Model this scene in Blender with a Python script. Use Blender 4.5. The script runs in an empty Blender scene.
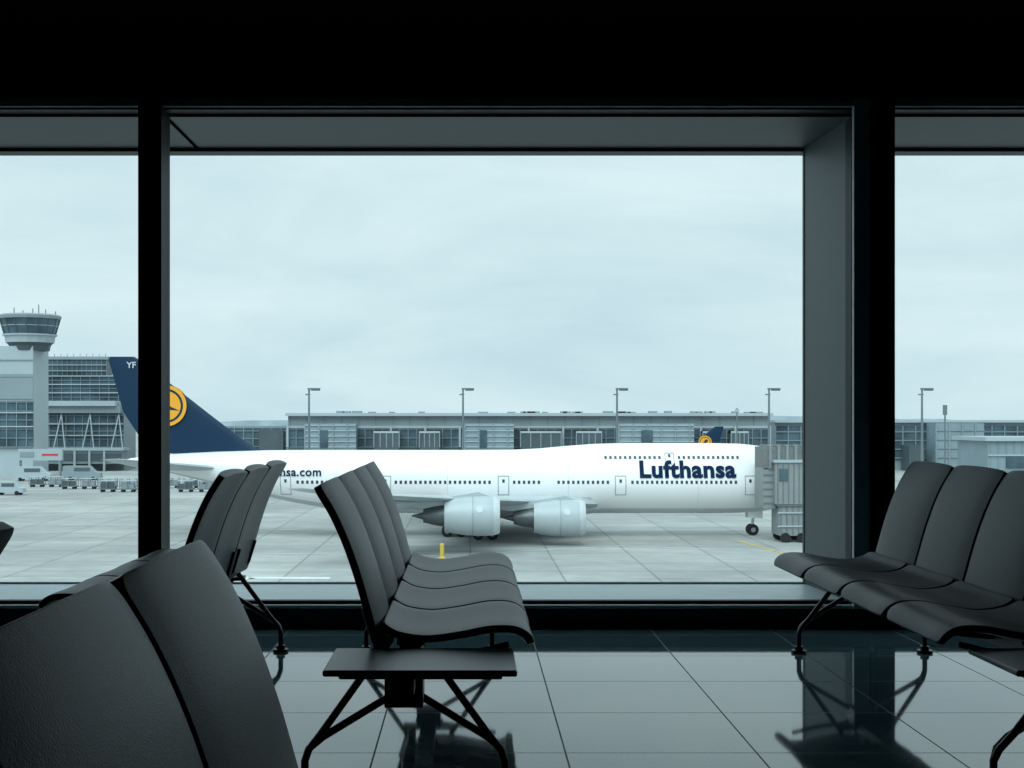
import bpy, math, random
from mathutils import Vector, Matrix
random.seed(4)
scene = bpy.context.scene
try:
    scene.view_settings.view_transform = 'Standard'
except Exception: pass
F = 1350.0; PX, PY = 470.0, 420.0; CH = 1.08
GZ = CH - 12.64      # apron level

# ------------------------------------------------------------ materials
def s2l(c):
    c = c/255.0
    return c/12.92 if c <= .04045 else ((c+.055)/1.055)**2.4
def rgb(r, g, b): return (s2l(r), s2l(g), s2l(b), 1)
def new_mat(name, col, rough=.6, metal=0.0, spec=.5, var=0.0, vscale=5.0, bump=0.0, bscale=50.0, coords='Object', tint=None):
    m = bpy.data.materials.new(name); m.use_nodes = True
    nt = m.node_tree; b = nt.nodes['Principled BSDF']
    b.inputs['Base Color'].default_value = col
    b.inputs['Roughness'].default_value = rough
    b.inputs['Metallic'].default_value = metal
    b.inputs['Specular IOR Level'].default_value = spec
    if tint: b.inputs['Specular Tint'].default_value = tint
    if var > 0 or bump > 0:
        tc = nt.nodes.new('ShaderNodeTexCoord')
    if var > 0:
        n = nt.nodes.new('ShaderNodeTexNoise'); n.inputs['Scale'].default_value = vscale
        n.inputs['Detail'].default_value = 5
        nt.links.new(tc.outputs[coords], n.inputs['Vector'])
        r = nt.nodes.new('ShaderNodeValToRGB')
        r.color_ramp.elements[0].position = .3; r.color_ramp.elements[1].position = .7
        r.color_ramp.elements[0].color = (col[0]*(1-var), col[1]*(1-var), col[2]*(1-var), 1)
        r.color_ramp.elements[1].color = (min(1, col[0]*(1+var)), min(1, col[1]*(1+var)), min(1, col[2]*(1+var)), 1)
        nt.links.new(n.outputs['Fac'], r.inputs['Fac'])
        nt.links.new(r.outputs['Color'], b.inputs['Base Color'])
    if bump > 0:
        n2 = nt.nodes.new('ShaderNodeTexNoise'); n2.inputs['Scale'].default_value = bscale
        nt.links.new(tc.outputs[coords], n2.inputs['Vector'])
        bp = nt.nodes.new('ShaderNodeBump'); bp.inputs['Strength'].default_value = bump
        bp.inputs['Distance'].default_value = .002
        nt.links.new(n2.outputs['Fac'], bp.inputs['Height'])
        nt.links.new(bp.outputs['Normal'], b.inputs['Normal'])
    return m

TB = (.65, .92, 1.0, 1)
M_seat = new_mat('seat_mesh_fabric', (.0075, .0125, .0155, 1), .38, spec=.14, var=.15, vscale=60, bump=.4, bscale=420, tint=TB)
M_seatedge = new_mat('seat_edge_plastic', (.004, .006, .008, 1), .3, spec=.25, tint=TB)
M_metal = new_mat('dark_powder_metal', (.009, .012, .014, 1), .35, metal=.3, var=.1, vscale=9)
M_table = new_mat('table_laminate', (.03, .045, .052, 1), .34, spec=.3, var=.08, vscale=20, tint=TB)
M_black = new_mat('black_paint', (.002, .0025, .003, 1), .8, spec=.0, var=.1, vscale=3)
M_frame = new_mat('window_frame_black', (.004, .005, .006, 1), .5, spec=.12, var=.1, vscale=3)
M_frame2 = new_mat('head_frame_lightened', (.35, .42, .45, 1), .5, spec=.5, var=.1, vscale=3)  # colour lightened to stand in for ambient bounce on the inner face
M_frame3 = new_mat('edge_trim_dark', (.02, .025, .028, 1), .5, spec=.3, var=.1, vscale=3)
M_base = new_mat('base_dark', (.012, .018, .021, 1), .4, var=.1, vscale=3)
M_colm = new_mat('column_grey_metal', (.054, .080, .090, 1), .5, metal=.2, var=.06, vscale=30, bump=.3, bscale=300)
M_colf = new_mat('column_front_lightened', (.45, .54, .57, 1), .5, var=.06, vscale=30)  # much paler than the column metal: room light painted into the front
M_soffit = new_mat('soffit_metal', (.030, .045, .052, 1), .5, metal=.2, var=.05, vscale=10)
M_sill = new_mat('sill_metal', (.55, .65, .69, 1), .4, metal=.1, var=.08, vscale=4)
M_silledge = new_mat('sill_edge_highlight', (.8, .87, .9, 1), .3, var=.05, vscale=4)  # near-white strip, a painted highlight along the lower frame

def floor_mat():
    m = bpy.data.materials.new('polished_stone_tile'); m.use_nodes = True
    nt = m.node_tree; b = nt.nodes['Principled BSDF']
    tc = nt.nodes.new('ShaderNodeTexCoord')
    mp = nt.nodes.new('ShaderNodeMapping'); mp.inputs['Location'].default_value = (.31, -4.38, 0)
    nt.links.new(tc.outputs['Object'], mp.inputs['Vector'])
    br = nt.nodes.new('ShaderNodeTexBrick')
    br.offset = 0; br.inputs['Scale'].default_value = 1
    br.inputs['Brick Width'].default_value = .62; br.inputs['Row Height'].default_value = .6
    br.inputs['Mortar Size'].default_value = .0032; br.inputs['Mortar Smooth'].default_value = .1
    br.inputs['Color1'].default_value = (.075, .15, .18, 1); br.inputs['Color2'].default_value = (.10, .185, .215, 1)
    br.inputs['Mortar'].default_value = (.02, .028, .03, 1)
    nt.links.new(mp.outputs['Vector'], br.inputs['Vector'])
    n = nt.nodes.new('ShaderNodeTexNoise'); n.inputs['Scale'].default_value = 6; n.inputs['Detail'].default_value = 8
    nt.links.new(tc.outputs['Object'], n.inputs['Vector'])
    mx = nt.nodes.new('ShaderNodeMixRGB'); mx.blend_type = 'OVERLAY'; mx.inputs[0].default_value = .35
    nt.links.new(br.outputs['Color'], mx.inputs[1]); nt.links.new(n.outputs['Fac'], mx.inputs[2])
    nt.links.new(mx.outputs['Color'], b.inputs['Base Color'])
    rr = nt.nodes.new('ShaderNodeMapRange'); rr.inputs['To Min'].default_value = .05; rr.inputs['To Max'].default_value = .6
    nt.links.new(br.outputs['Fac'], rr.inputs['Value']); nt.links.new(rr.outputs['Result'], b.inputs['Roughness'])
    b.inputs['IOR'].default_value = 1.62
    b.inputs['Specular Tint'].default_value = (.8, .96, 1, 1)
    return m
M_floor = floor_mat()

def glass_mat():
    m = bpy.data.materials.new('window_glass'); m.use_nodes = True
    nt = m.node_tree; nt.nodes.clear()
    o = nt.nodes.new('ShaderNodeOutputMaterial'); t = nt.nodes.new('ShaderNodeBsdfTransparent')
    t.inputs['Color'].default_value = (.87, .975, .995, 1)
    g = nt.nodes.new('ShaderNodeBsdfGlossy'); g.inputs['Roughness'].default_value = .01
    mx = nt.nodes.new('ShaderNodeMixShader'); mx.inputs[0].default_value = .02
    nt.links.new(t.outputs[0], mx.inputs[1]); nt.links.new(g.outputs[0], mx.inputs[2]); nt.links.new(mx.outputs[0], o.inputs[0])
    return m
M_glass = glass_mat()

def apron_mat():
    m = bpy.data.materials.new('apron_concrete'); m.use_nodes = True
    nt = m.node_tree; b = nt.nodes['Principled BSDF']; b.inputs['Roughness'].default_value = .8
    tc = nt.nodes.new('ShaderNodeTexCoord')
    br = nt.nodes.new('ShaderNodeTexBrick'); br.offset = 0; br.inputs['Scale'].default_value = 1
    br.inputs['Brick Width'].default_value = 7.5; br.inputs['Row Height'].default_value = 7.5
    br.inputs['Mortar Size'].default_value = .10
    br.inputs['Color1'].default_value = (.35, .36, .36, 1); br.inputs['Color2'].default_value = (.41, .415, .41, 1)
    br.inputs['Mortar'].default_value = (.24, .25, .25, 1)
    nt.links.new(tc.outputs['Object'], br.inputs['Vector'])
    col = br.outputs['Color']
    for (sx, sy, sc, lo, hi, p0, p1) in ((1, 1, .035, .74, 1.12, .35, .65), (.25, 2.2, .09, .84, 1.08, .38, .62), (1, 1, .5, .9, 1.06, .35, .65)):
        mp = nt.nodes.new('ShaderNodeMapping'); mp.inputs['Scale'].default_value = (sx, sy, 1)
        nt.links.new(tc.outputs['Object'], mp.inputs['Vector'])
        n = nt.nodes.new('ShaderNodeTexNoise'); n.inputs['Scale'].default_value = sc; n.inputs['Detail'].default_value = 8
        n.inputs['Roughness'].default_value = .65
        nt.links.new(mp.outputs['Vector'], n.inputs['Vector'])
        r = nt.nodes.new('ShaderNodeValToRGB'); r.color_ramp.elements[0].position = p0; r.color_ramp.elements[1].position = p1
        r.color_ramp.elements[0].color = (lo, lo*1.01, lo*1.01, 1); r.color_ramp.elements[1].color = (hi, hi, hi*.99, 1)
        nt.links.new(n.outputs['Fac'], r.inputs['Fac'])
        mx = nt.nodes.new('ShaderNodeMixRGB'); mx.blend_type = 'MULTIPLY'; mx.inputs[0].default_value = 1
        nt.links.new(col, mx.inputs[1]); nt.links.new(r.outputs['Color'], mx.inputs[2]); col = mx.outputs['Color']
    nt.links.new(col, b.inputs['Base Color'])
    return m
M_apron = apron_mat()
M_white = new_mat('aircraft_white', (.82, .82, .83, 1), .3, var=.02, vscale=.3)
M_belly = new_mat('aircraft_grey', (.53, .56, .58, 1), .4, var=.05, vscale=.4)
M_wing = new_mat('wing_grey', (.42, .47, .49, 1), .4, var=.06, vscale=.5)
M_navy = new_mat('livery_navy', (.003, .026, .066, 1), .4, spec=.3, var=.04, vscale=.5)
M_letter = new_mat('lettering_navy', (.001, .016, .055, 1), .6, spec=.1, var=.04, vscale=.5)
M_yellow = new_mat('livery_yellow', (.86, .38, .02, 1), .4, var=.03, vscale=1)
M_win = new_mat('aircraft_window', (.03, .045, .055, 1), .3, var=.1, vscale=1)
M_line = new_mat('door_outline', (.25, .29, .32, 1), .5, var=.03, vscale=1)
M_seam = new_mat('panel_seam', (.55, .6, .63, 1), .5, var=.03, vscale=1)
M_eng = new_mat('nacelle_paint', (.42, .47, .49, 1), .35, var=.04, vscale=1)
M_lip = new_mat('nacelle_lip', (.62, .66, .68, 1), .25, metal=.4, var=.03, vscale=1)
M_core = new_mat('engine_core', (.12, .135, .14, 1), .4, metal=.5, var=.1, vscale=2)
M_tyre = new_mat('tyre_rubber', (.012, .012, .013, 1), .8, var=.1, vscale=4)
M_bwhite = new_mat('facade_white_hazed', (.38, .44, .47, 1), .6, var=.06, vscale=.1)  # distance haze is mixed into this and the other facade colours below
M_bgrey = new_mat('facade_grey_hazed', (.235, .285, .31, 1), .6, var=.08, vscale=.1)
M_bline = new_mat('facade_mullion_hazed', (.18, .23, .255, 1), .6, var=.1, vscale=.1)
M_bglass = new_mat('facade_glass_hazed', (.065, .105, .13, 1), .35, spec=.3, var=.5, vscale=.2)
M_bdark = new_mat('facade_dark_hazed', (.07, .095, .11, 1), .5, var=.2, vscale=.2)
M_blouv = new_mat('facade_louvre_hazed', (.23, .30, .335, 1), .5, var=.12, vscale=.2)
M_mast = new_mat('mast_steel', (.15, .18, .20, 1), .5, var=.05, vscale=1)
M_jet = new_mat('jetbridge_grey', (.24, .27, .28, 1), .5, var=.1, vscale=.6)
M_jetd = new_mat('jetbridge_bellows', (.17, .183, .187, 1), .7, var=.15, vscale=2)
M_ylw = new_mat('yellow_paint', (.62, .44, .06, 1), .6, var=.1, vscale=1)
M_wht = new_mat('white_marking', (.62, .66, .66, 1), .7, var=.08, vscale=1)
M_red = new_mat('red_paint', (.5, .05, .04, 1), .5, var=.05, vscale=1)
M_hill = new_mat('distant_trees_hazed', (.22, .28, .31, 1), .9, var=.25, vscale=.02)  # grey-blue from distance haze put into the tree colour

# ------------------------------------------------------------ mesh builder
class MB:
    def __init__(s): s.v = []; s.f = []; s.m = []; s.mats = []
    def mi(s, mat):
        if mat not in s.mats: s.mats.append(mat)
        return s.mats.index(mat)
    def face(s, idx, mat): s.f.append(idx); s.m.append(s.mi(mat))
    def box(s, x0, x1, y0, y1, z0, z1, mat, M=None):
        b = len(s.v)
        for z in (z0, z1):
            for (x, y) in ((x0, y0), (x1, y0), (x1, y1), (x0, y1)):
                p = Vector((x, y, z)); s.v.append(M @ p if M else p)
        for q in ((0, 3, 2, 1), (4, 5, 6, 7), (0, 1, 5, 4), (1, 2, 6, 5), (2, 3, 7, 6), (3, 0, 4, 7)):
            s.face([b+i for i in q], mat)
    def prism(s, poly, z0, z1, mat):
        s.rings([[(x, y, z) for x, y in poly] for z in (z0, z1)], mat)
    def rings(s, rings, mat, cap0=True, cap1=True, closed=True):
        b = len(s.v); n = len(rings[0])
        for r in rings: s.v.extend([Vector(p) for p in r])
        g = mat if callable(mat) else (lambda i, j: mat)
        for i in range(len(rings)-1):
            for j in range(n if closed else n-1):
                k = (j+1) % n
                s.face([b+i*n+j, b+i*n+k, b+(i+1)*n+k, b+(i+1)*n+j], g(i, j))
        if cap0: s.face([b+j for j in range(n)][::-1], g(0, 0))
        if cap1: s.face([b+(len(rings)-1)*n+j for j in range(n)], g(len(rings)-2, 0))
    def tube(s, pts, r, mat, n=10, r1=None):
        pts = [Vector(p) for p in pts]; rs = []
        d0 = (pts[1]-pts[0]).normalized()
        up = Vector((0, 0, 1)) if abs(d0.z) < .9 else Vector((1, 0, 0))
        u = d0.cross(up).normalized()
        for i, p in enumerate(pts):
            if i == 0: d = d0
            elif i == len(pts)-1: d = (pts[i]-pts[i-1]).normalized()
            else:
                a = (pts[i]-pts[i-1]).normalized(); c = (pts[i+1]-pts[i]).normalized()
                d = (a+c).normalized()
            u = (u - d*u.dot(d)).normalized(); w = d.cross(u)
            rr = r if r1 is None else r+(r1-r)*i/(len(pts)-1)
            rs.append([p+(u*math.cos(t)+w*math.sin(t))*rr for t in [2*math.pi*j/n for j in range(n)]])
        s.rings(rs, mat)
    def revolve(s, prof, mat, axis_o, n=32):
        rs = []
        for (x, r) in prof:
            rs.append([Vector(axis_o)+Vector((x, r*math.cos(2*math.pi*j/n), r*math.sin(2*math.pi*j/n))) for j in range(n)])
        s.rings(rs, (lambda i, j: mat[i]) if isinstance(mat, list) else mat)
    def obj(s, name, parent=None, smooth=False, bevel=0, loc=None, sharp=40):
        me = bpy.data.meshes.new(name); me.from_pydata([tuple(p) for p in s.v], [], s.f)
        for m in s.mats: me.materials.append(m)
        me.polygons.foreach_set('material_index', s.m)
        me.validate(); me.update()
        import bmesh
        bm = bmesh.new(); bm.from_mesh(me); bmesh.ops.recalc_face_normals(bm, faces=bm.faces); bm.to_mesh(me); bm.free()
        if smooth:
            me.polygons.foreach_set('use_smooth', [True]*len(me.polygons))
            try: me.set_sharp_from_angle(angle=math.radians(sharp))
            except Exception: pass
        o = bpy.data.objects.new(name, me); scene.collection.objects.link(o)
        if parent: o.parent = parent
        if loc: o.location = loc
        if bevel:
            bv = o.modifiers.new('bevel', 'BEVEL'); bv.width = bevel; bv.segments = 3; bv.limit_method = 'ANGLE'
        return o
def empty(name, loc=(0, 0, 0)):
    e = bpy.data.objects.new(name, None); scene.collection.objects.link(e); e.location = loc; return e
def lerp(tbl, x):
    if x <= tbl[0][0]: return tbl[0][1:]
    for a, b in zip(tbl, tbl[1:]):
        if x <= b[0]:
            t = (x-a[0])/(b[0]-a[0]); return [p+(q-p)*t for p, q in zip(a[1:], b[1:])]
    return tbl[-1][1:]
def catmull(P, n):
    P = [Vector(p) for p in P]; Q = [P[0]*2-P[1]]+P+[P[-1]*2-P[-2]]; out = []
    for i in range(1, len(Q)-2):
        for k in range(n):
            t = k/n; a, b, c, d = Q[i-1], Q[i], Q[i+1], Q[i+2]
            out.append(.5*((2*b)+(c-a)*t+(2*a-5*b+4*c-d)*t*t+(3*b-a-3*c+d)*t**3))
    out.append(P[-1]); return out

# ------------------------------------------------------------ room shell
XL, XR, YB, YW, YO = -11, 12, -6, 7.0, 7.95
mb = MB(); mb.box(XL, XR, YB, YW+.02, -.25, 0, M_floor); mb.obj('floor')
mb = MB(); mb.box(XL, XR, YB, YW, 3.05, 3.3, M_black); mb.obj('ceiling')
mb = MB(); mb.box(XL-.2, XL, YB, YO, -.25, 3.3, M_black); mb.obj('wall_left')
mb = MB(); mb.box(XR, XR+.2, YB, YO, -.25, 3.3, M_black); mb.obj('wall_right')
mb = MB(); mb.box(XL-.2, XR+.2, YB-.2, YB, -.25, 3.3, M_black); mb.obj('wall_back')
mb = MB(); mb.box(XL-.2, XR+.2, YW, YO+.1, 2.75, 3.6, M_black); mb.obj('wall_front')
mb = MB()
mb.box(XL-.2, XR+.2, YW+.02, YO-.02, GZ, -.02, M_bgrey)
mb.obj('wall_exterior')
mb = MB()
mb.box(XL, XR, YW+.13, YO+.1, 2.68, 2.749, M_soffit)
mb.box(XL, XR, YO-.005, YO+.12, 2.660, 2.70, M_frame3)
mb.box(-1.64+.03, -1.64+.045, YW+.14, YO, 2.673, 2.68, M_black)
mb.obj('trim_soffit')
mb = MB(); mb.box(XL, XR, YW-.0, YW+.12, .0, .10, M_base)
mb.obj('baseboard_front', bevel=.004)
mb = MB(); mb.box(XL, XR, YW+.12, YO, -.02, .118, M_sill); mb.box(XL, XR, YW+.005, YW+.05, .1005, .118, M_silledge)
mb.box(XL, XR, YO-.03, YO, .1, .128, M_bgrey)
mb.obj('trim_sill')

mulls = [(-9.35, -9.23), (-5.48, -5.36), (-1.709, -1.589), (2.097, 2.188), (5.86, 5.98), (9.63, 9.75)]
for i, (a, b) in enumerate(mulls[:-1]):
    w = empty('window_%d' % (i+1), ((b+mulls[i+1][0])/2, YW+.08, 0))
    c = w.location.x
    f = MB()
    f.box(a-c, b-c, -.13, .07, .10, 2.749, M_frame)
    f.box(b-c, mulls[i+1][0]-c, -.085, .04, 2.705, 2.749, M_frame2)
    f.box(b-c, mulls[i+1][0]-c, -.09, .045, 2.742, 2.7495, M_frame)
    f.box(b-c, mulls[i+1][0]-c, -.06, .05, 2.694, 2.705, M_frame)
    f.box(b-c, mulls[i+1][0]-c, -.02, .03, .10, .135, M_frame)
    f.obj('frame', w)
    g = MB(); g.box(b-c, mulls[i+1][0]-c, -.004, .004, .135, 2.695, M_glass); g.obj('glass_pane', w)
for i, x in enumerate((-5.45, 1.97, 9.5)):
    mb = MB()
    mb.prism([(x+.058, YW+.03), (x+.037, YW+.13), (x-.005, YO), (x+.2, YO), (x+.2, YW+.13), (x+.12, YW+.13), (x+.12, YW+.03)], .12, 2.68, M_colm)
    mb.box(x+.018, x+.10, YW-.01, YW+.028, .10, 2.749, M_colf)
    mb.box(x-.008, x+.02, YO-.02, YO+.02, .12, 2.66, M_frame3)
    mb.box(x+.016, x+.03, YW+.03, YW+.15, .12, 2.66, M_frame)
    mb.obj('column', bevel=.003)

# ------------------------------------------------------------ beam seating
def shell(mb, prof, halfw, th, rc0, rc1, conc, y0, sgn, mat, edge):
    P = catmull([Vector((p[0], 0, p[1])) for p in prof], 5)
    L = [0]
    for a, b in zip(P, P[1:]): L.append(L[-1]+(b-a).length)
    T = L[-1]; nW = 12; top = []; bot = []
    for i, p in enumerate(P):
        d = (P[min(i+1, len(P)-1)]-P[max(i-1, 0)]).normalized()
        n = Vector((-d.z, 0, d.x))
        def cor(dist, rc):
            if dist >= rc: return 0
            return rc-math.sqrt(max(0, rc*rc-(rc-dist)**2))
        w = halfw-max(cor(L[i], rc0), cor(T-L[i], rc1))
        rt, rb = [], []
        for j in range(nW+1):
            u = -1+2*j/nW
            q = p + n*(conc*(u*u)) + Vector((0, u*w, 0))
            tt = th*(1-.35*abs(u)**6)
            for lst, s in ((rt, .5), (rb, -.5)):
                v = q+n*tt*s
                lst.append(Vector((v.x*sgn, v.y+y0, v.z)))
        top.append(rt); bot.append(rb)
    rings = [t+b[::-1] for t, b in zip(top, bot)]
    m = nW+1
    mb.rings(rings, lambda i, j: edge if j in (nW, 2*m-1) else mat)

SEATP = [(-.275, .445), (-.22, .417), (-.13, .405), (-.03, .417), (.06, .434), (.13, .434), (.168, .416), (.182, .388)]
BACKP = [(-.262, .365), (-.284, .44), (-.306, .52), (-.332, .61), (-.367, .71), (-.408, .80), (-.449, .868), (-.458, .884)]
def bench(origin_x, sgn, ynear, nseats, pitch, table, legs):
    e = empty('airport_bench', (origin_x, ynear, 0))
    for k in range(nseats):
        mb = MB()
        yc = pitch*(k+.5)
        shell(mb, BACKP, pitch/2-.010, .036, .03, .035, .012, yc, sgn, M_seat, M_seatedge)
        mb.obj('backrest_%d' % (k+1), e, smooth=True, bevel=.006)
        mb = MB()
        shell(mb, SEATP, pitch/2-.010, .034, .03, .045, .008, yc, sgn, M_seat, M_seatedge)
        mb.obj('seat_%d' % (k+1), e, smooth=True, bevel=.006)
    mb = MB()
    L0 = -.36 if table else .06; L1 = nseats*pitch-.06
    xs = -.19*sgn
    mb.box(xs-.035, xs+.035, L0, L1, .315, .36, M_metal)
    for k in range(nseats):
        for yy in (pitch*k+.07, pitch*(k+1)-.07):
            pts = [(x*sgn, yy, z-.038) for x, z in ((.12, .425), (0, .395), (-.13, .38), (-.25, .385), (-.297, .44), (-.328, .54))]
            mb.tube(pts, .011, M_metal, 8)
        mb.box(xs-.045, xs+.045, pitch*(k+.5)-.05, pitch*(k+.5)+.05, .355, .39, M_metal)
    mb.obj('beam', e, smooth=False, bevel=.004)
    for i, yl in enumerate(legs):
        mb = MB()
        for s in (-1, 1):
            kx = xs+s*.292
            for off in (.045, -.045):
                tx = xs+(s*-.06 if off > 0 else s*.10)
                tz = .33 if off > 0 else .37
                mb.tube([(tx, yl+off, tz), (kx-s*.05, yl+off*.5, .170 if off < 0 else .150), (kx-s*.012, yl+off*.2, .120), (kx, yl, .085), (kx, yl, .02)], .0115, M_metal, 10)
            n = 16
            for (r, z0, z1) in ((.036, 0.0005, .012), (.02, .012, .03)):
                mb.rings([[(kx+r*math.cos(t*2*math.pi/n), yl+r*math.sin(t*2*math.pi/n), z) for t in range(n)] for z in (z0, z1)], M_metal)
        mb.box(xs-.055, xs+.055, yl-.07, yl+.07, .255, .335, M_metal)
        mb.box(xs-.12, xs+.12, yl-.05, yl+.05, .335, .35, M_metal)
        mb.obj('leg_frame_%d' % (i+1), e, smooth=True)
    if table:
        mb = MB()
        a, b = sorted((-.405*sgn, .13*sgn))
        mb.box(a, b, -.40, -.03, .375, .393, M_table)
        mb.box(a+.04, b-.04, -.36, -.06, .36, .375, M_metal)
        mb.obj('side_table', e, bevel=.006)
    return e
PT = .575
bench(0.0, 1, 4.10, 4, PT, True, [-.16, 2.17])
bench(0.015, 1, 2.26-4*PT, 4, PT, False, [.2, 2.05])
bench(-1.365, -1, 4.85, 3, PT, False, [.35, 1.45])
bench(-1.365, -1, 2.66-4*PT, 4, PT, False, [.2, 2.05])
bench(1.63, -1, 4.10, 4, PT, True, [-.16, 2.17])

# ------------------------------------------------------------ apron
mb = MB()
xs = [-3000, -400, 400, 3000]; ys = [8, 700, 6000]
for i, y in enumerate(ys[:-1]):
    for j, x in enumerate(xs[:-1]):
        b = len(mb.v); mb.v += [Vector((x, y, GZ)), Vector((xs[j+1], y, GZ)), Vector((xs[j+1], ys[i+1], GZ)), Vector((x, ys[i+1], GZ))]
        mb.face([b, b+1, b+2, b+3], M_apron)
mb.obj('ground_apron')
def gp(px, py):
    Y = 12.64*F/(py-PY); return ((px-PX)*Y/F, Y)
mk = MB()
def stripe(pts, w, mat, z=.02):
    for a, b in zip(pts, pts[1:]):
        a = Vector((a[0], a[1], 0)); b = Vector((b[0], b[1], 0)); d = (b-a).normalized(); n = Vector((-d.y, d.x, 0))*w/2
        k = len(mk.v)
        for p in (a-n, b-n, b+n, a+n): mk.v.append(Vector((p.x, p.y, GZ+z)))
        mk.face([k, k+1, k+2, k+3], mat)
stripe([gp(738, 541), gp(800, 558), gp(880, 575)], .35, M_ylw)
stripe([gp(738, 541), gp(560, 541)], .3, M_ylw, .024)
stripe([gp(620, 546), gp(800, 552)], .25, M_wht)
stripe([gp(150, 552), gp(430, 556), gp(620, 546)], .25, M_wht, .022)
stripe([gp(0, 523), gp(300, 530)], .3, M_wht)
stripe([gp(0, 506), gp(430, 500)], .4, M_wht)
stripe([gp(225, 581), gp(250, 578), gp(330, 578.5)], 1.4, M_wht, .026)
stripe([(-60, 104), (120, 104)], .3, M_wht)
stripe([(-300, 215), (300, 215)], .3, M_ylw)
mk.obj('apron_marking')

# ------------------------------------------------------------ airliner
FUS = [
 (0, 5.15, 5.35, .06), (.3, 4.6, 5.95, .65), (1, 4.05, 6.7, 1.2), (2, 3.55, 7.5, 1.75), (3.2, 3.15, 8.45, 2.2), (4.6, 2.8, 9.35, 2.6),
 (6, 2.58, 9.82, 2.88), (8, 2.45, 10.04, 3.1), (11, 2.4, 10.1, 3.25), (16, 2.4, 10.1, 3.25), (21, 2.4, 10.1, 3.25), (24, 2.4, 10.02, 3.25),
 (27, 2.4, 9.8, 3.25), (30, 2.4, 9.52, 3.25), (33, 2.4, 9.38, 3.25), (38, 2.4, 9.35, 3.25), (44, 2.4, 9.35, 3.25), (49, 2.5, 9.35, 3.25), (53, 2.9, 9.35, 3.15),
 (57, 3.6, 9.34, 2.9), (61, 4.5, 9.3, 2.5), (65, 5.45, 9.2, 1.95), (69, 6.45, 9.0, 1.35), (72.5, 7.25, 8.75, .8), (74.8, 7.75, 8.45, .4), (75.6, 7.95, 8.25, .12)]
def fus(d): return lerp(FUS, d)
def hump(d):
    return .24*max(0, min(1, (33-d)/8)) * max(0, min(1, (d-1)/6))
def fpt(d, th):
    zb, zt, hw = fus(d)
    c = math.cos(th); s = math.sin(th)
    zc0 = min((zb+zt)/2, zb+hw*1.05) if d < 33 else (zb+zt)/2
    z = zc0 + (zt-zc0)*c if c > 0 else zc0+(zc0-zb)*c
    return Vector((-d, hw*s*(1-hump(d)*max(0, c)), z))
def fside(d, z, side=-1, off=.02):
    zb, zt, hw = fus(d)
    zc0 = min((zb+zt)/2, zb+hw*1.05) if d < 33 else (zb+zt)/2
    c = (z-zc0)/((zt-zc0) if z > zc0 else (zc0-zb)); c = max(-1, min(1, c))
    s = math.sqrt(1-c*c)
    return Vector((-d, side*(hw*s*(1-hump(d)*max(0, c))+off), z))
def airfoil(n=10):
    up = []
    for i in range(n+1):
        x = .5*(1-math.cos(math.pi*i/n))
        t = 5*(.2969*math.sqrt(x)-.126*x-.3516*x*x+.2843*x**3-.1015*x**4)
        up.append((x, t))
    return up
AF = airfoil()
def surf_loft(mb, secs, mat, vertical=False):
    rings = []
    for (sp, d, ch, z, tr) in secs:
        r = []
        for (x, t) in AF: r.append((x, t*tr*ch))
        low = [(x, -t*tr*ch*.8) for (x, t) in AF[1:-1]][::-1]
        pts = r+low
        if vertical: rings.append([(-(d+x*ch), t, z) for x, t in pts])
        else: rings.append([(-(d+x*ch), sp, z+t) for x, t in pts])
    mb.rings(rings, mat)

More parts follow.
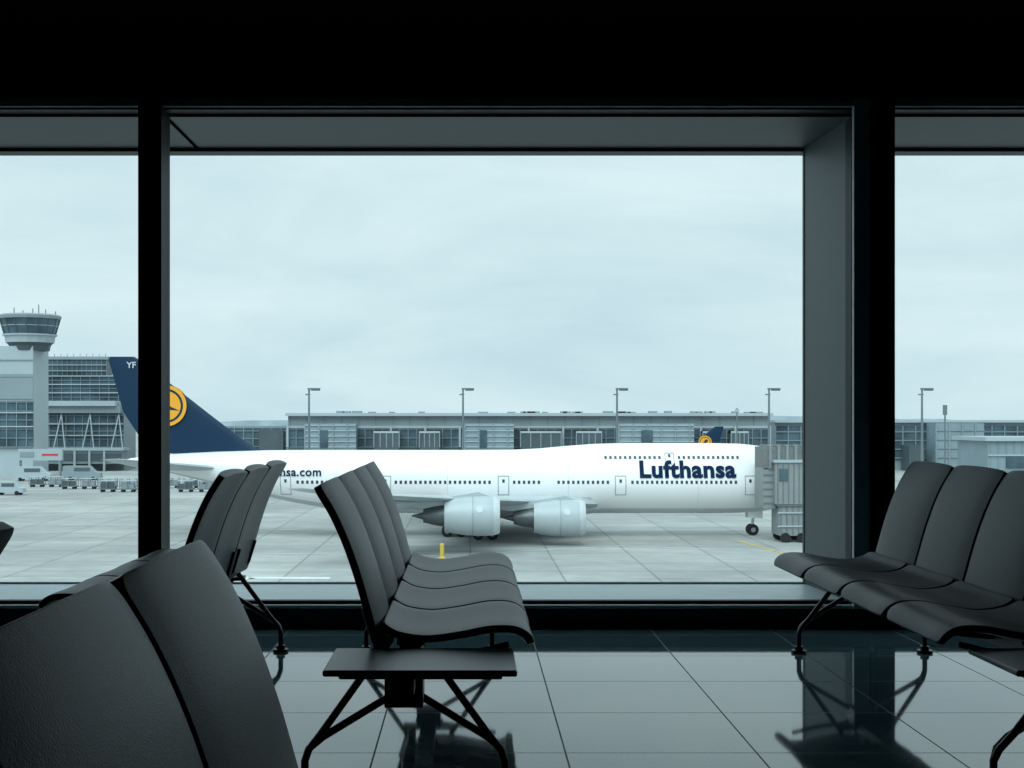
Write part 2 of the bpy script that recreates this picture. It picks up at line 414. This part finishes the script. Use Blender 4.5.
def build_airliner():
    e = empty('airliner', (0, 0, 0))
    mb = MB(); rings = []; ds = []
    for a, b in zip(FUS, FUS[1:]):
        for i in range(3): ds.append(a[0]+(b[0]-a[0])*i/3)
    ds.append(75.6)
    N = 40
    for d in ds: rings.append([fpt(d, 2*math.pi*j/N) for j in range(N)])
    mb.rings(rings, lambda i, j: M_belly if 16 <= j < 24 else M_white)
    mb.obj('fuselage', e, smooth=True, sharp=80)
    mb = MB(); rs = []
    for i in range(13):
        t = i/12; d = 21+t*25; r = math.sin(math.pi*t)**.5 if 0 < t < 1 else 0.02
        rs.append([(-d, 3.75*r*math.sin(a), 3.3+1.45*r*math.cos(a)) for a in [2*math.pi*j/24 for j in range(24)]])
    mb.rings(rs, M_belly); mb.obj('wing_fairing', e, smooth=True, sharp=80)
    for s, nm in ((-1, 'near'), (1, 'far')):
        mb = MB()
        secs = [(1.5*s, 23, 17.5, 3.5, .12), (3.2*s, 24.4, 16, 3.6, .12), (9*s, 29, 11.8, 4.15, .11), (13*s, 32.2, 9.4, 4.5, .10), (21*s, 38.8, 7.2, 5.2, .10), (28*s, 44.6, 5.2, 5.9, .09), (32.5*s, 48.6, 3.7, 6.5, .08), (34.2*s, 51.5, 1.6, 6.85, .07)]
        surf_loft(mb, secs, M_wing); mb.obj('wing_'+nm, e, smooth=True, sharp=60)
        mb = MB()
        for yy, dt, zz in ((6.5, 41.2, 3.4), (10.5, 41.8, 3.8), (16, 43.6, 4.3), (22, 45.9, 4.85)):
            prof = [(-3.6, .04), (-2.6, .3), (-1, .42), (1, .38), (2.4, .2), (3.3, .03)]
            mb.revolve([(-dt-p[0], p[1]) for p in prof][::-1], M_wing, (0, yy*s, zz), 12)
        mb.obj('flap_fairings_'+nm, e, smooth=True, sharp=60)
        mb = MB()
        surf_loft(mb, [(.4*s, 64.2, 9, 7.3, .09), (2*s, 65.4, 8.1, 7.45, .09), (11.1*s, 72.6, 2.6, 8.6, .08), (11.4*s, 73.2, 1.6, 8.65, .06)], M_wing)
        mb.obj('tailplane_'+nm, e, smooth=True, sharp=60)
        for k, (yy, df, zz, wz) in enumerate(((12, 26, 2.74, 4.3), (21, 34.8, 3.6, 5.15))):
            mb = MB()
            prof = [(.9, .02), (1.1, 1.35), (.5, 1.42), (.1, 1.5), (0, 1.6), (.12, 1.72), (.6, 1.84), (1.6, 1.9), (3.0, 1.86), (4.4, 1.66), (5.2, 1.48), (5.2, 1.4), (4.9, 1.05), (6.3, .86), (7.2, .62), (7.2, .5), (7.0, .42), (8.3, .05)]
            mats = [M_core, M_core, M_eng, M_lip, M_lip, M_lip, M_eng, M_eng, M_eng, M_eng, M_core, M_core, M_core, M_core, M_core, M_core, M_core]
            mb.revolve([(-df-p[0], p[1]) for p in prof], mats, (0, yy*s, zz), 36)
            mb.revolve([(-df-2.5, 1.87), (-df-2.5, 1.905), (-df-2.56, 1.905), (-df-2.56, 1.87)], M_line, (0, yy*s, zz), 36)
            mb.revolve([(-df-.25, .02), (-df-.6, .25), (-df-.95, .4)], M_line, (0, yy*s, zz), 16)
            z0 = zz+1.4
            pr = []
            for (dd, hw, zl, zt) in ((df+.9, .05, z0+.35, z0+.45), (df+2, .22, z0+.1, z0+.85), (df+4.8, .25, z0-.3, wz+.25), (df+7.5, .2, zz+.7, wz+.1), (df+9.5, .05, wz-.5, wz)):
                pr.append([(-dd, yy*s-hw, zl), (-dd, yy*s+hw, zl), (-dd, yy*s+hw, zt), (-dd, yy*s-hw, zt)])
            mb.rings(pr, M_eng)
            cxl, rr = -df-1.9, .33
            b = len(mb.v)
            for j in range(16):
                a = 2*math.pi*j/16; zz2 = .75+rr*math.sin(a)
                mb.v.append(Vector((cxl+rr*math.cos(a), yy*s-math.sqrt(1.9**2-zz2**2)-.03, zz+zz2)))
            mb.face(list(range(b, b+16)), M_seam)
            mb.obj('engine_%s_%d' % (nm, k+1), e, smooth=True, sharp=35)
    mb = MB()
    surf_loft(mb, [(0, 59.5, 13.6, 9.0, .05), (0, 61.4, 12.0, 9.7, .05), (0, 63.0, 10.9, 10.8, .055), (0, 66.5, 9.2, 13.5, .06), (0, 73.8, 3.5, 19.2, .07), (0, 74.5, 2.7, 19.6, .05)], M_navy, True)
    mb.obj('tail_fin', e, smooth=True, sharp=60)
    mb = MB()
    cx, cz = -70.9, 14.2
    for s in (-1, 1):
        def disc(r0, r1, y, mat, n=40):
            for j in range(n):
                a0, a1 = 2*math.pi*j/n, 2*math.pi*(j+1)/n
                b = len(mb.v)
                for (r, a) in ((r0, a0), (r1, a0), (r1, a1), (r0, a1)): mb.v.append(Vector((cx+r*math.cos(a), y*s, cz+r*math.sin(a))))
                mb.face([b, b+1, b+2, b+3], mat)
        disc(0.001, 2.25, .47, M_yellow)
        disc(1.62, 1.86, .49, M_navy)
        crane = [(-1.5, -.55), (-.5, -.1), (.1, .9), (.5, 1.15), (.45, .75), (.95, 1.0), (.75, .6), (1.2, .7), (.8, .2), (.3, -.1), (1.1, -.9), (.1, -.45), (-.4, -.45)]
        b = len(mb.v)
        for (x, z) in crane: mb.v.append(Vector((cx-x*1.0, .49*s, cz+z)))
        mb.face(list(range(b, b+len(crane))), M_navy)
    mb.obj('tail_emblem', e)
    mb = MB()
    def patch(d0, d1, z0, z1, mat, s, off=.025, nz=1):
        for q in range(nz):
            a, c = z0+(z1-z0)*q/nz, z0+(z1-z0)*(q+1)/nz
            b = len(mb.v)
            for (d, z) in ((d0, a), (d1, a), (d1, c), (d0, c)): mb.v.append(fside(d, z, s, off))
            mb.face([b, b+1, b+2, b+3], mat)
    doors = [7.4, 21.4, 34.0, 46.7, 57.5]
    for s in (-1, 1):
        d = 9.0
        while d < 60:
            if all(abs(d-q) > 1.0 for q in doors) and not (28.6 < d < 29.8):
                patch(d-.13, d+.13, 5.78, 6.12, M_win, s)
            d += .53
        d = 8.6
        while d < 23.4:
            if abs(d-16) > 1.0: patch(d-.13, d+.13, 8.42, 8.75, M_win, s)
            d += .53
        def outline(dc, zc, w, h):
            t = .07
            for (a, b, c, e2) in ((dc-w, dc-w+t, zc-h, zc+h), (dc+w-t, dc+w, zc-h, zc+h), (dc-w, dc+w, zc-h, zc-h+t), (dc-w, dc+w, zc+h-t, zc+h)):
                patch(a, b, c, e2, M_line, s, .035, 4)
            patch(dc-.13, dc+.13, zc+.3, zc+.65, M_win, s)
        for q in doors: outline(q, 5.6, .6, 1.05)
        outline(16, 8.3, .5, .8)
        for (a, b) in ((2.9, 3.6), (3.75, 4.4), (4.5, 5.0)):
            patch(a, b, 7.85 if a < 3.5 else 8.3, 8.3 if a < 3.5 else 8.8, M_win, s)
        for dd in (13, 27, 40, 52): patch(dd, dd+.04, 3.0, 9.0, M_seam, s, .015, 10)
        for dd in (24.5, 31, 43): patch(dd, dd+1.2, 3.9, 4.3, M_seam, s, .03, 2)
    mb.obj('windows_and_doors', e)
    def lettering(txt, d_left, d_right, zbase, nm, bold, mat=M_letter, yscale=1.0, sp=1.06):
        cu = bpy.data.curves.new('t', 'FONT'); cu.body = txt; cu.size = 1; cu.offset = bold; cu.resolution_u = 3
        cu.space_character = sp
        to = bpy.data.objects.new('t', cu); scene.collection.objects.link(to)
        bpy.context.view_layer.update()
        me = bpy.data.meshes.new_from_object(to.evaluated_get(bpy.context.evaluated_depsgraph_get()))
        bpy.data.objects.remove(to)
        x0 = min(v.co.x for v in me.vertices); x1 = max(v.co.x for v in me.vertices)
        k = (d_left-d_right)/(x1-x0)
        for v in me.vertices:
            d = d_left-(v.co.x-x0)*k; z = zbase+v.co.y*k*yscale
            v.co = fside(d, z, -1, .1)
        me.materials.clear(); me.materials.append(mat)
        o = bpy.data.objects.new(nm, me); scene.collection.objects.link(o); o.parent = e
    lettering('Lufthansa', (812-638)/9.1+.2, (812-734)/9.1+.35, 6.5, 'lettering_front', .038, yscale=.96)
    lettering('Lufthansa.com', (812-252)/9.1, (812-324)/9.1, 6.62, 'lettering_rear', .02)
    cu = bpy.data.curves.new('t', 'FONT'); cu.body = 'YF'; cu.size = .95; cu.offset = .015
    to = bpy.data.objects.new('t', cu); scene.collection.objects.link(to); bpy.context.view_layer.update()
    me = bpy.data.meshes.new_from_object(to.evaluated_get(bpy.context.evaluated_depsgraph_get())); bpy.data.objects.remove(to)
    for v in me.vertices: v.co = Vector((-75.25+v.co.x, -.3, 18.35+v.co.y))
    me.materials.clear(); me.materials.append(M_seam)
    o = bpy.data.objects.new('tail_code', me); scene.collection.objects.link(o); o.parent = e
    mb = MB()
    def wheel(x, y, r, w):
        mb_r = [[(x+rr*math.cos(a), yy, r+rr*math.sin(a)) for a in [2*math.pi*j/20 for j in range(20)]] for rr, yy in ((r*.45, y-w/2), (r*.85, y-w/2), (r, y-w*.3), (r, y+w*.3), (r*.85, y+w/2), (r*.45, y+w/2))]
        mb.rings(mb_r, lambda i, j: M_tyre)
        mb.tube([(x, y-w/2-.02, r), (x, y+w/2+.02, r)], r*.42, M_line, 12)
    for y in (-.45, .45): wheel(-6.6, y, .62, .42)
    mb.tube([(-6.6, 0, .62), (-6.4, 0, 3.2)], .16, M_belly); mb.tube([(-6.6, -.5, .62), (-6.6, .5, .62)], .1, M_belly)
    mb.box(-7.2, -5.6, -.75, -.7, 1.9, 2.9, M_white); mb.box(-7.2, -5.6, .7, .75, 1.9, 2.9, M_white)
    for (x, y) in ((-36.0, -5.5), (-36.0, 5.5), (-39.3, -1.9), (-39.3, 1.9)):
        for dx in (-.75, .75):
            for dy in (-.55, .55): wheel(x+dx, y+dy, .63, .45)
        mb.tube([(x-.75, y, .63), (x+.75, y, .63)], .14, M_belly)
        mb.tube([(x, y, .63), (x, y*.9, 3.6)], .2, M_belly)
    mb.obj('landing_gear', e, smooth=True, sharp=40)
    return e
plane = build_airliner()
plane.location = (37.6, 148.35, GZ)
p2 = empty('airliner', (0, 0, 0))
for c in list(plane.children):
    if c.name.startswith(('lettering', 'tail_code')): continue
    o = bpy.data.objects.new(c.name, c.data); scene.collection.objects.link(o); o.parent = p2
p2.scale = (-.58, .58, .58)
p2.location = ((711-PX)*268/F - 73*.58, 268, GZ+.0)

# ------------------------------------------------------------ jet bridge
e = empty('jet_bridge', (0, 0, 0))
mb = MB()
Yj = 141.0
pj = F/Yj
def jx(px): return (px-PX)/pj
def jz(py): return CH-(py-PY)/pj
x0, x1 = jx(771), jx(806)
mb.box(x0, x1, Yj-2, Yj+3, jz(503), jz(461), M_jet)
mb.box(x0-.15, x1+.15, Yj-2.15, Yj+3.1, jz(462), jz(459.5), M_bwhite)
x = x0+.2
while x < x1:
    mb.box(x, x+.12, Yj-2.08, Yj-1.98, jz(502), jz(463), M_jetd); x += .55
mb.box(jx(775), jx(783), Yj-2.1, Yj-1.95, jz(480), jz(468), M_bglass)
mb.obj('cab', e)
mb = MB()
n = 10
for i in range(n):
    t = i/(n-1)
    xx = jx(762)+t*(jx(800)-jx(762)); o = .14*(i % 2)
    mb.box(xx, xx+.47, Yj-.9-o, Yj+3.6, jz(469), jz(447.0)+o, M_jetd)
    if i % 2: mb.box(xx+.1, xx+.3, Yj-1.1, Yj+3.6, jz(468), jz(447)+.2, M_jet)
mb.box(jx(761.5), x0+.3, Yj-.9, Yj+3.4, jz(508), jz(468), M_jet)
for q in (474, 481, 488, 495, 502): mb.box(jx(761.3), x0+.3, Yj-.98, Yj-.9, jz(q+1), jz(q), M_jetd)
mb.obj('bellows', e)
mb = MB()
mb.box(x0+.5, x1-.1, Yj-1.7, Yj+2, GZ+.7, jz(503), M_jet)
mb.box(x0+.2, x1+.1, Yj-1.9, Yj+2.2, jz(505), jz(502), M_jetd)
x = x0+.6
while x < x1-.2: mb.box(x, x+.12, Yj-1.8, Yj-1.7, GZ+.9, jz(505), M_jetd); x += .6
for z in (GZ+1.6, GZ+3.0): mb.box(x0+.3, x1, Yj-1.85, Yj-1.7, z, z+.15, M_bwhite)
for xx in (x0+1.1, x1-.9):
    mb.tube([(xx, Yj-1.9, GZ+.5), (xx, Yj-1.3, GZ+.5)], .5, M_tyre, 18)
    mb.tube([(xx, Yj+1.3, GZ+.5), (xx, Yj+1.9, GZ+.5)], .5, M_tyre, 18)
mb.obj('support_carriage', e)
mb = MB()
mb.box(x1, x1+5.5, Yj-1.5, Yj+1.6, jz(497), jz(466), M_jet)
mb.tube([(x1+7, Yj, jz(500)), (x1+7, Yj, jz(462))], 2.2, M_jet, 24)
mb.tube([(x1+7, Yj, GZ), (x1+7, Yj, jz(500))], .7, M_jet, 16)
mb.obj('tunnel', e)

# ------------------------------------------------------------ background buildings
def at(Y):
    p = F/Y
    return (lambda px: (px-PX)/p), (lambda py: CH-(py-PY)/p)
def grid(mb, x0, x1, y, z0, z1, sx, sz, mat, w=.25, dep=.3):
    x = x0
    while x <= x1+.01: mb.box(x-w/2, x+w/2, y-dep, y, z0, z1, mat); x += sx
    z = z0
    while z <= z1+.01: mb.box(x0, x1, y-dep*.8, y, z-w/2, z+w/2, mat); z += sz
Y = 330; X, Z = at(Y)
mb = MB()
mb.box(X(288), X(770), Y, Y+9, GZ, Z(414), M_bgrey)
mb.box(X(286), X(772), Y-1.5, Y+10, Z(416), Z(413), M_bwhite)
mb.box(X(288), X(770), Y-.3, Y, Z(428), Z(426), M_bwhite)
mb.box(X(288), X(770), Y-.4, Y-.02, Z(447), Z(428.5), M_bglass)
grid(mb, X(288), X(770), Y-.4, Z(447), Z(429), 2.1, 2.2, M_bline, .2)
x = X(288)
while x < X(770): mb.box(x-.25, x+.25, Y-1.0, Y-.3, Z(447), Z(426), M_bwhite); x += 8.4
x = X(290)
while x < X(768): mb.box(x-.08, x+.08, Y-.15, Y, Z(425), Z(416), M_bline); x += 4.2
random.seed(9)
for (a, b) in ((308, 358), (465, 513), (616, 690)):
    mb.box(X(a), X(b), Y-6, Y-1, GZ, Z(423.5), M_blouv)
    z = Z(447)
    while z < Z(424): mb.box(X(a), X(b), Y-6.25, Y-6, z, z+.25, M_bwhite); z += 1.3
    x = X(a)
    while x <= X(b): mb.box(x-.15, x+.15, Y-6.3, Y-6, GZ, Z(424), M_bgrey); x += 3.4
    mb.box(X(a+(b-a)*.3), X(a+(b-a)*.45), Y-6.35, Y-6.2, Z(447), Z(430), M_bglass)
for (a, b) in ((375, 400), (420, 440), (520, 560), (575, 600), (700, 712), (728, 745)):
    mb.box(X(a), X(b), Y-4, Y-.5, GZ, Z(431), M_bdark)
    mb.box(X(a), X(b), Y-4.2, Y-.5, Z(433), Z(431), M_bwhite)
    for k in range(5):
        xx = X(a)+(X(b)-X(a))*k/4; mb.box(xx-.12, xx+.12, Y-4.15, Y-4, Z(447), Z(431), M_bgrey)
for i in range(30):
    a = X(295+random.random()*460); mb.box(a, a+1.2+random.random()*2, Y+3, Y+6, Z(414), Z(411.8-random.random()), M_bgrey)
mb.obj('terminal_pier')
Y = 340; X, Z = at(Y); mb = MB()
mb.box(X(775), X(1180), Y, Y+25, GZ, Z(421), M_bgrey)
mb.box(X(774), X(1182), Y-1.2, Y+26, Z(422.5), Z(420), M_bwhite)
mb.box(X(775), X(1180), Y-.4, Y-.02, Z(458), Z(426), M_bglass)
grid(mb, X(775), X(1180), Y-.4, Z(458), Z(426), 3.2, 2.2, M_bline, .3)
mb.box(X(925), X(972), Y-8, Y-1, GZ, Z(423), M_blouv)
mb.box(X(900), X(915), Y-7, Y-1, GZ, Z(445), M_bdark)
grid(mb, X(925), X(972), Y-8, Z(465), Z(423), 3.2, 2.2, M_bgrey, .3)
mb.obj('terminal_pier')
Y = 347; X, Z = at(Y); mb = MB()
mb.box(X(160), X(286), Y, Y+6, GZ, Z(426), M_bgrey)
mb.box(X(160), X(286), Y-.3, Y-.02, Z(462), Z(428), M_bglass)
grid(mb, X(160), X(286), Y-.3, Z(462), Z(428), 2.4, 2.0, M_bline, .25)
mb.box(X(262), X(284), Y-5, Y-1, GZ, Z(430), M_bdark)
mb.obj('terminal_link')
Y = 225; X, Z = at(Y); mb = MB()
mb.box(X(988), X(1100), Y, Y+14, GZ, Z(440), M_blouv)
mb.box(X(984), X(1102), Y-.6, Y+15, Z(441), Z(437), M_bwhite)
mb.box(X(1006), X(1100), Y-.2, Y, Z(468), Z(457), M_bglass)
mb.box(X(988), X(1100), Y-.25, Y, Z(456), Z(454.5), M_bwhite)
for i in range(14): mb.box(X(990+i*8), X(990.8+i*8), Y-.15, Y, GZ, Z(441), M_bgrey)
mb.obj('gate_building')

# main terminal at left
Y = 340; X, Z = at(Y); mb = MB()
mb.box(X(-200), X(124), Y, Y+12, GZ, Z(402), M_bgrey)
mb.box(X(-200), X(118), Y-3, Y+12, Z(406), Z(401), M_bwhite)
mb.box(X(-200), X(122), Y-2, Y, Z(413), Z(406), M_bgrey)
mb.box(X(-200), X(124), Y-.5, Y, Z(447), Z(414), M_bglass)
grid(mb, X(-200), X(124), Y-.5, Z(447), Z(414), 2.1, 2.0, M_bline, .2)
for py in (423.5, 435): mb.box(X(-200), X(124), Y-1.4, Y-.5, Z(py+.9), Z(py), M_bwhite)
x = X(-200)
while x < X(118):
    mb.tube([(x, Y-3.0, Z(448)), (x+1.4, Y-1.2, Z(414))], .15, M_bwhite, 6); mb.tube([(x+2.8, Y-3.0, Z(448)), (x+1.4, Y-1.2, Z(414))], .15, M_bwhite, 6); x += 7.2
mb.box(X(-200), X(128), Y-6, Y, Z(463), Z(449), M_bgrey)
mb.box(X(-200), X(130), Y-6.6, Y, Z(450), Z(447.5), M_bwhite)
mb.box(X(-200), X(128), Y-6.2, Y-6, Z(460), Z(453), M_bdark)
for i in range(21): mb.box(X(-180+i*14.5), X(-178+i*14.5), Y-6.5, Y-6.1, GZ, Z(449), M_bwhite)
mb.box(X(-200), X(118), Y+4, Y+12, Z(402), Z(376), M_bglass)
for py in (375.5, 384, 392.5): mb.box(X(-200), X(119), Y+3.4, Y+4, Z(py+.5), Z(py-.4), M_bwhite)
for py in (380, 388, 397): mb.box(X(-200), X(119), Y+3.7, Y+4, Z(py+.3), Z(py-.2), M_bline)
x = X(-200)
while x < X(119): mb.box(x-.08, x+.08, Y+3.7, Y+4, Z(402), Z(376), M_bline); x += 2.4
mb.box(X(30), X(100), Y+6, Y+12, Z(376), Z(357), M_bglass)
mb.box(X(28), X(102), Y+5.5, Y+12, Z(358.5), Z(355.5), M_bgrey)
for py in (364, 370): mb.box(X(30), X(100), Y+5.6, Y+6, Z(py+.4), Z(py-.3), M_bwhite)
for i in range(15): mb.box(X(30+i*5), X(30.5+i*5), Y+5.8, Y+6, Z(376), Z(358), M_bline)
for i in range(9): mb.tube([(X(46+i*6.5), Y+7, Z(357)), (X(46+i*6.5), Y+7, Z(352.5))], .08, M_mast, 5)
mb.obj('airport_terminal')
# control tower
Y = 300; X, Z = at(Y); mb = MB()
cy = Y+4; p = F/cy; cx = (30-PX)/p
def oct_ring(w, z, n=16): return [(cx+w*math.cos(2*math.pi*(j+.5)/n), cy+w*math.sin(2*math.pi*(j+.5)/n), z) for j in range(n)]
mb.box(X(-22), X(33), Y, Y+11, GZ, Z(346), M_bwhite)
for a, b in ((374, 377), (359.5, 360.5)): mb.box(X(-22.5), X(33.5), Y-.2, Y, Z(b), Z(a), M_bgrey)
mb.box(X(-22.5), X(33.3), Y-.25, Y, Z(399), Z(378), M_bgrey)
mb.box(X(-22), X(33.6), Y-.4, Y, Z(447), Z(401), M_bglass)
grid(mb, X(-22), X(33.6), Y-.4, Z(447), Z(401), 2.2, 2.0, M_bline, .2)
for py in (412, 426): mb.box(X(-22), X(34), Y-.9, Y, Z(py+1.2), Z(py), M_bwhite)
mb.rings([oct_ring(19/p, Z(350)), oct_ring(20/p, Z(345)), oct_ring(23/p, Z(341.5))], M_bdark)
mb.rings([oct_ring(23.5/p, Z(342)), oct_ring(24.5/p, Z(335.5)), oct_ring(26.3/p, Z(335)), oct_ring(26.5/p, Z(333.5))], M_bwhite)
mb.rings([oct_ring(24.5/p, Z(333.5)), oct_ring(29/p, Z(317.5))], M_bglass)
for q in range(16):
    a = oct_ring(24.8/p, Z(333.5))[q]; b = oct_ring(29.3/p, Z(317.5))[q]; mb.tube([a, b], .11, M_bdark, 6)
mb.rings([oct_ring(27.2/p, Z(325.5)), oct_ring(27.4/p, Z(324.8))], M_bwhite)
mb.rings([oct_ring(30/p, Z(318)), oct_ring(30.5/p, Z(315)), oct_ring(28/p, Z(313.5))], M_bgrey)
for (px, h) in ((8, 306), (17, 309), (27, 307), (33, 303), (40, 308), (50, 310)):
    mb.tube([(X(px), cy, Z(314)), (X(px), cy, Z(h))], .11, M_mast, 6)
mb.obj('control_tower')

# light masts
X, Z = at(300)
for i, px in enumerate((-150, 312, 466, 620, 772, 925, 1079)):
    e = empty('light_mast', (X(px-3), 300, GZ))
    mb = MB()
    H = Z(388)-GZ
    mb.tube([(0, 0, 0), (0, 0, H*.5), (0, 0, H)], .34, M_mast, 10, .2); mb.obj('pole', e)
    mb = MB(); mb.box(-.3, 2.5, -.3, .3, H-.35, H, M_mast); mb.box(.5, 2.4, -.4, .4, H-.6, H-.3, M_bdark); mb.box(-.8, .3, -.2, .2, H-1.6, H-1.3, M_mast); mb.obj('lamp_head', e)
e = MB(); X, Z = at(320)
e.tube([(X(945), 320, GZ), (X(945), 320, Z(405))], .2, M_mast, 8); e.box(X(943), X(947), 319.8, 320.2, Z(415), Z(405), M_mast); e.obj('antenna_mast')
e = MB(); e.tube([(X(737), 320, GZ), (X(737), 320, Z(408))], .18, M_mast, 8); e.box(X(735), X(739), 319.8, 320.2, Z(412), Z(409), M_bwhite); e.obj('antenna_mast')
mb = MB(); xs = [-2600+i*40 for i in range(131)]
for x in xs:
    h = 10+6*math.sin(x*.004)+random.random()*5
    mb.v += [Vector((x, 2600, GZ)), Vector((x, 2620, GZ+h+4))]
for i in range(len(xs)-1): mb.face([2*i, 2*i+2, 2*i+3, 2*i+1], M_hill)
mb.obj('distant_treeline')

# ------------------------------------------------------------ ground vehicles
def cart(x, y, n, tall=1.4):
    e = empty('baggage_cart_train', (x, y, GZ)); mb = MB()
    for i in range(n):
        ox = i*3.6
        mb.box(ox, ox+2.8, -.8, .8, .45, .6, M_mast)
        mb.box(ox, ox+2.8, -.8, .8, .6+tall-.1, .6+tall, M_bwhite)
        for xx in (ox, ox+1.35, ox+2.7): mb.box(xx, xx+.1, -.8, -.7, .6, .5+tall, M_mast); mb.box(xx, xx+.1, .7, .8, .6, .5+tall, M_mast)
        mb.box(ox+.2, ox+2.5, -.5, .6, .6, .6+tall*.6, M_bgrey if i % 2 else M_bdark)
        mb.box(ox+2.8, ox+3.6, -.05, .05, .4, .5, M_mast)
        for xx in (ox+.5, ox+2.3):
            for yy in (-.8, .62): mb.tube([(xx, yy, .25), (xx, yy+.18, .25)], .25, M_tyre, 12)
    mb.obj('carts', e)
def van(x, y, nm='service_van', c=M_bwhite, L=5.2, H=2.3):
    e = empty(nm, (x, y, GZ)); mb = MB()
    rs = []
    prof = [(0, .45), (0, H*.95), (.2, H), (L*.68, H), (L*.84, H*.6), (L*.97, H*.5), (L, .45)]
    for yy in (-1.0, -.95, .95, 1.0): rs.append([(px, yy, pz) for px, pz in prof])
    mb.rings(rs, c); mb.box(L*.3, L*.72, -1.02, 1.02, H*.62, H*.88, M_bdark)
    for xx in (L*.2, L*.8):
        for yy in (-1.05, .8): mb.tube([(xx, yy, .38), (xx, yy+.25, .38)], .38, M_tyre, 14)
    mb.obj('body', e)
for (px, py, n) in ((62, 489, 4), (100, 492, 3), (30, 487, 2), (145, 488, 3), (178, 492, 2)):
    x, y = gp(px, py); cart(x, y, n)
x, y = gp(-6, 495); van(x, y)
x, y = gp(200, 486); van(x, y, 'service_van', M_bgrey)
x, y = gp(64, 480); van(x, y, 'fuel_truck', M_bgrey, 8, 3)
x, y = gp(14, 481); van(x, y, 'catering_truck', M_bwhite, 8, 3)
e = MB(); X, Z = at(290)
e.box(X(18), X(62), 290, 291, Z(460.5), Z(449), M_bwhite); e.box(X(42), X(58), 289.9, 290, Z(455.5), Z(453.8), M_red); e.box(X(20), X(34), 289.9, 290, Z(457), Z(452), M_bgrey)
for a in (20, 60): e.box(X(a)-.2, X(a)+.2, 290.2, 290.6, GZ, Z(460.5), M_mast)
e.obj('sign_board')
x, y = gp(442, 558); mb = MB()
mb.rings([[(x+r*math.cos(a*math.pi/6), y+r*math.sin(a*math.pi/6), GZ+z) for a in range(12)] for r, z in ((.35, 0), (.3, .1), (.2, .15), (.2, 1.25), (.1, 1.35))], M_ylw)
mb.obj('marker_post')

# ------------------------------------------------------------ world & sun
w = bpy.data.worlds.new('overcast_sky'); scene.world = w; w.use_nodes = True
nt = w.node_tree; bg = nt.nodes['Background']
tc = nt.nodes.new('ShaderNodeTexCoord')
mp = nt.nodes.new('ShaderNodeMapping'); mp.inputs['Scale'].default_value = (1.3, 1, 5.0); mp.inputs['Location'].default_value = (.4, 0, .3)
nt.links.new(tc.outputs['Generated'], mp.inputs['Vector'])
n = nt.nodes.new('ShaderNodeTexNoise'); n.inputs['Scale'].default_value = 2.4; n.inputs['Detail'].default_value = 8; n.inputs['Roughness'].default_value = .56
n.inputs['Distortion'].default_value = .35
nt.links.new(mp.outputs['Vector'], n.inputs['Vector'])
r = nt.nodes.new('ShaderNodeValToRGB')
r.color_ramp.elements[0].position = .32; r.color_ramp.elements[0].color = rgb(222, 229, 235)
r.color_ramp.elements[1].position = .66; r.color_ramp.elements[1].color = rgb(250, 251, 251)
nt.links.new(n.outputs['Fac'], r.inputs['Fac'])
sp = nt.nodes.new('ShaderNodeSeparateXYZ'); nt.links.new(tc.outputs['Generated'], sp.inputs[0])
mr = nt.nodes.new('ShaderNodeMapRange'); mr.inputs['From Min'].default_value = .32; mr.inputs['From Max'].default_value = .9
mr.inputs['To Min'].default_value = 1.0; mr.inputs['To Max'].default_value = 1.4
nt.links.new(sp.outputs['Z'], mr.inputs['Value'])
nt.links.new(r.outputs['Color'], bg.inputs['Color']); nt.links.new(mr.outputs['Result'], bg.inputs['Strength'])
su = bpy.data.lights.new('sun', 'SUN'); su.energy = 2.4; su.angle = math.radians(50); su.color = (1, .98, .95)
so = bpy.data.objects.new('sun', su); scene.collection.objects.link(so)
so.rotation_euler = Vector((.25, .75, -.95)).to_track_quat('-Z', 'Y').to_euler(); so.location = (0, -20, 40)

# ------------------------------------------------------------ camera
cam = bpy.data.cameras.new('camera'); co = bpy.data.objects.new('camera', cam); scene.collection.objects.link(co)
cam.sensor_width = 36; cam.lens = 36*F/1024; cam.sensor_fit = 'HORIZONTAL'
co.location = (0, 0, CH); co.rotation_euler = (math.pi/2, 0, 0)
cam.shift_x = (512-PX)/1024; cam.shift_y = -(384-PY)/1024
cam.clip_end = 8000; cam.clip_start = .05
scene.camera = co
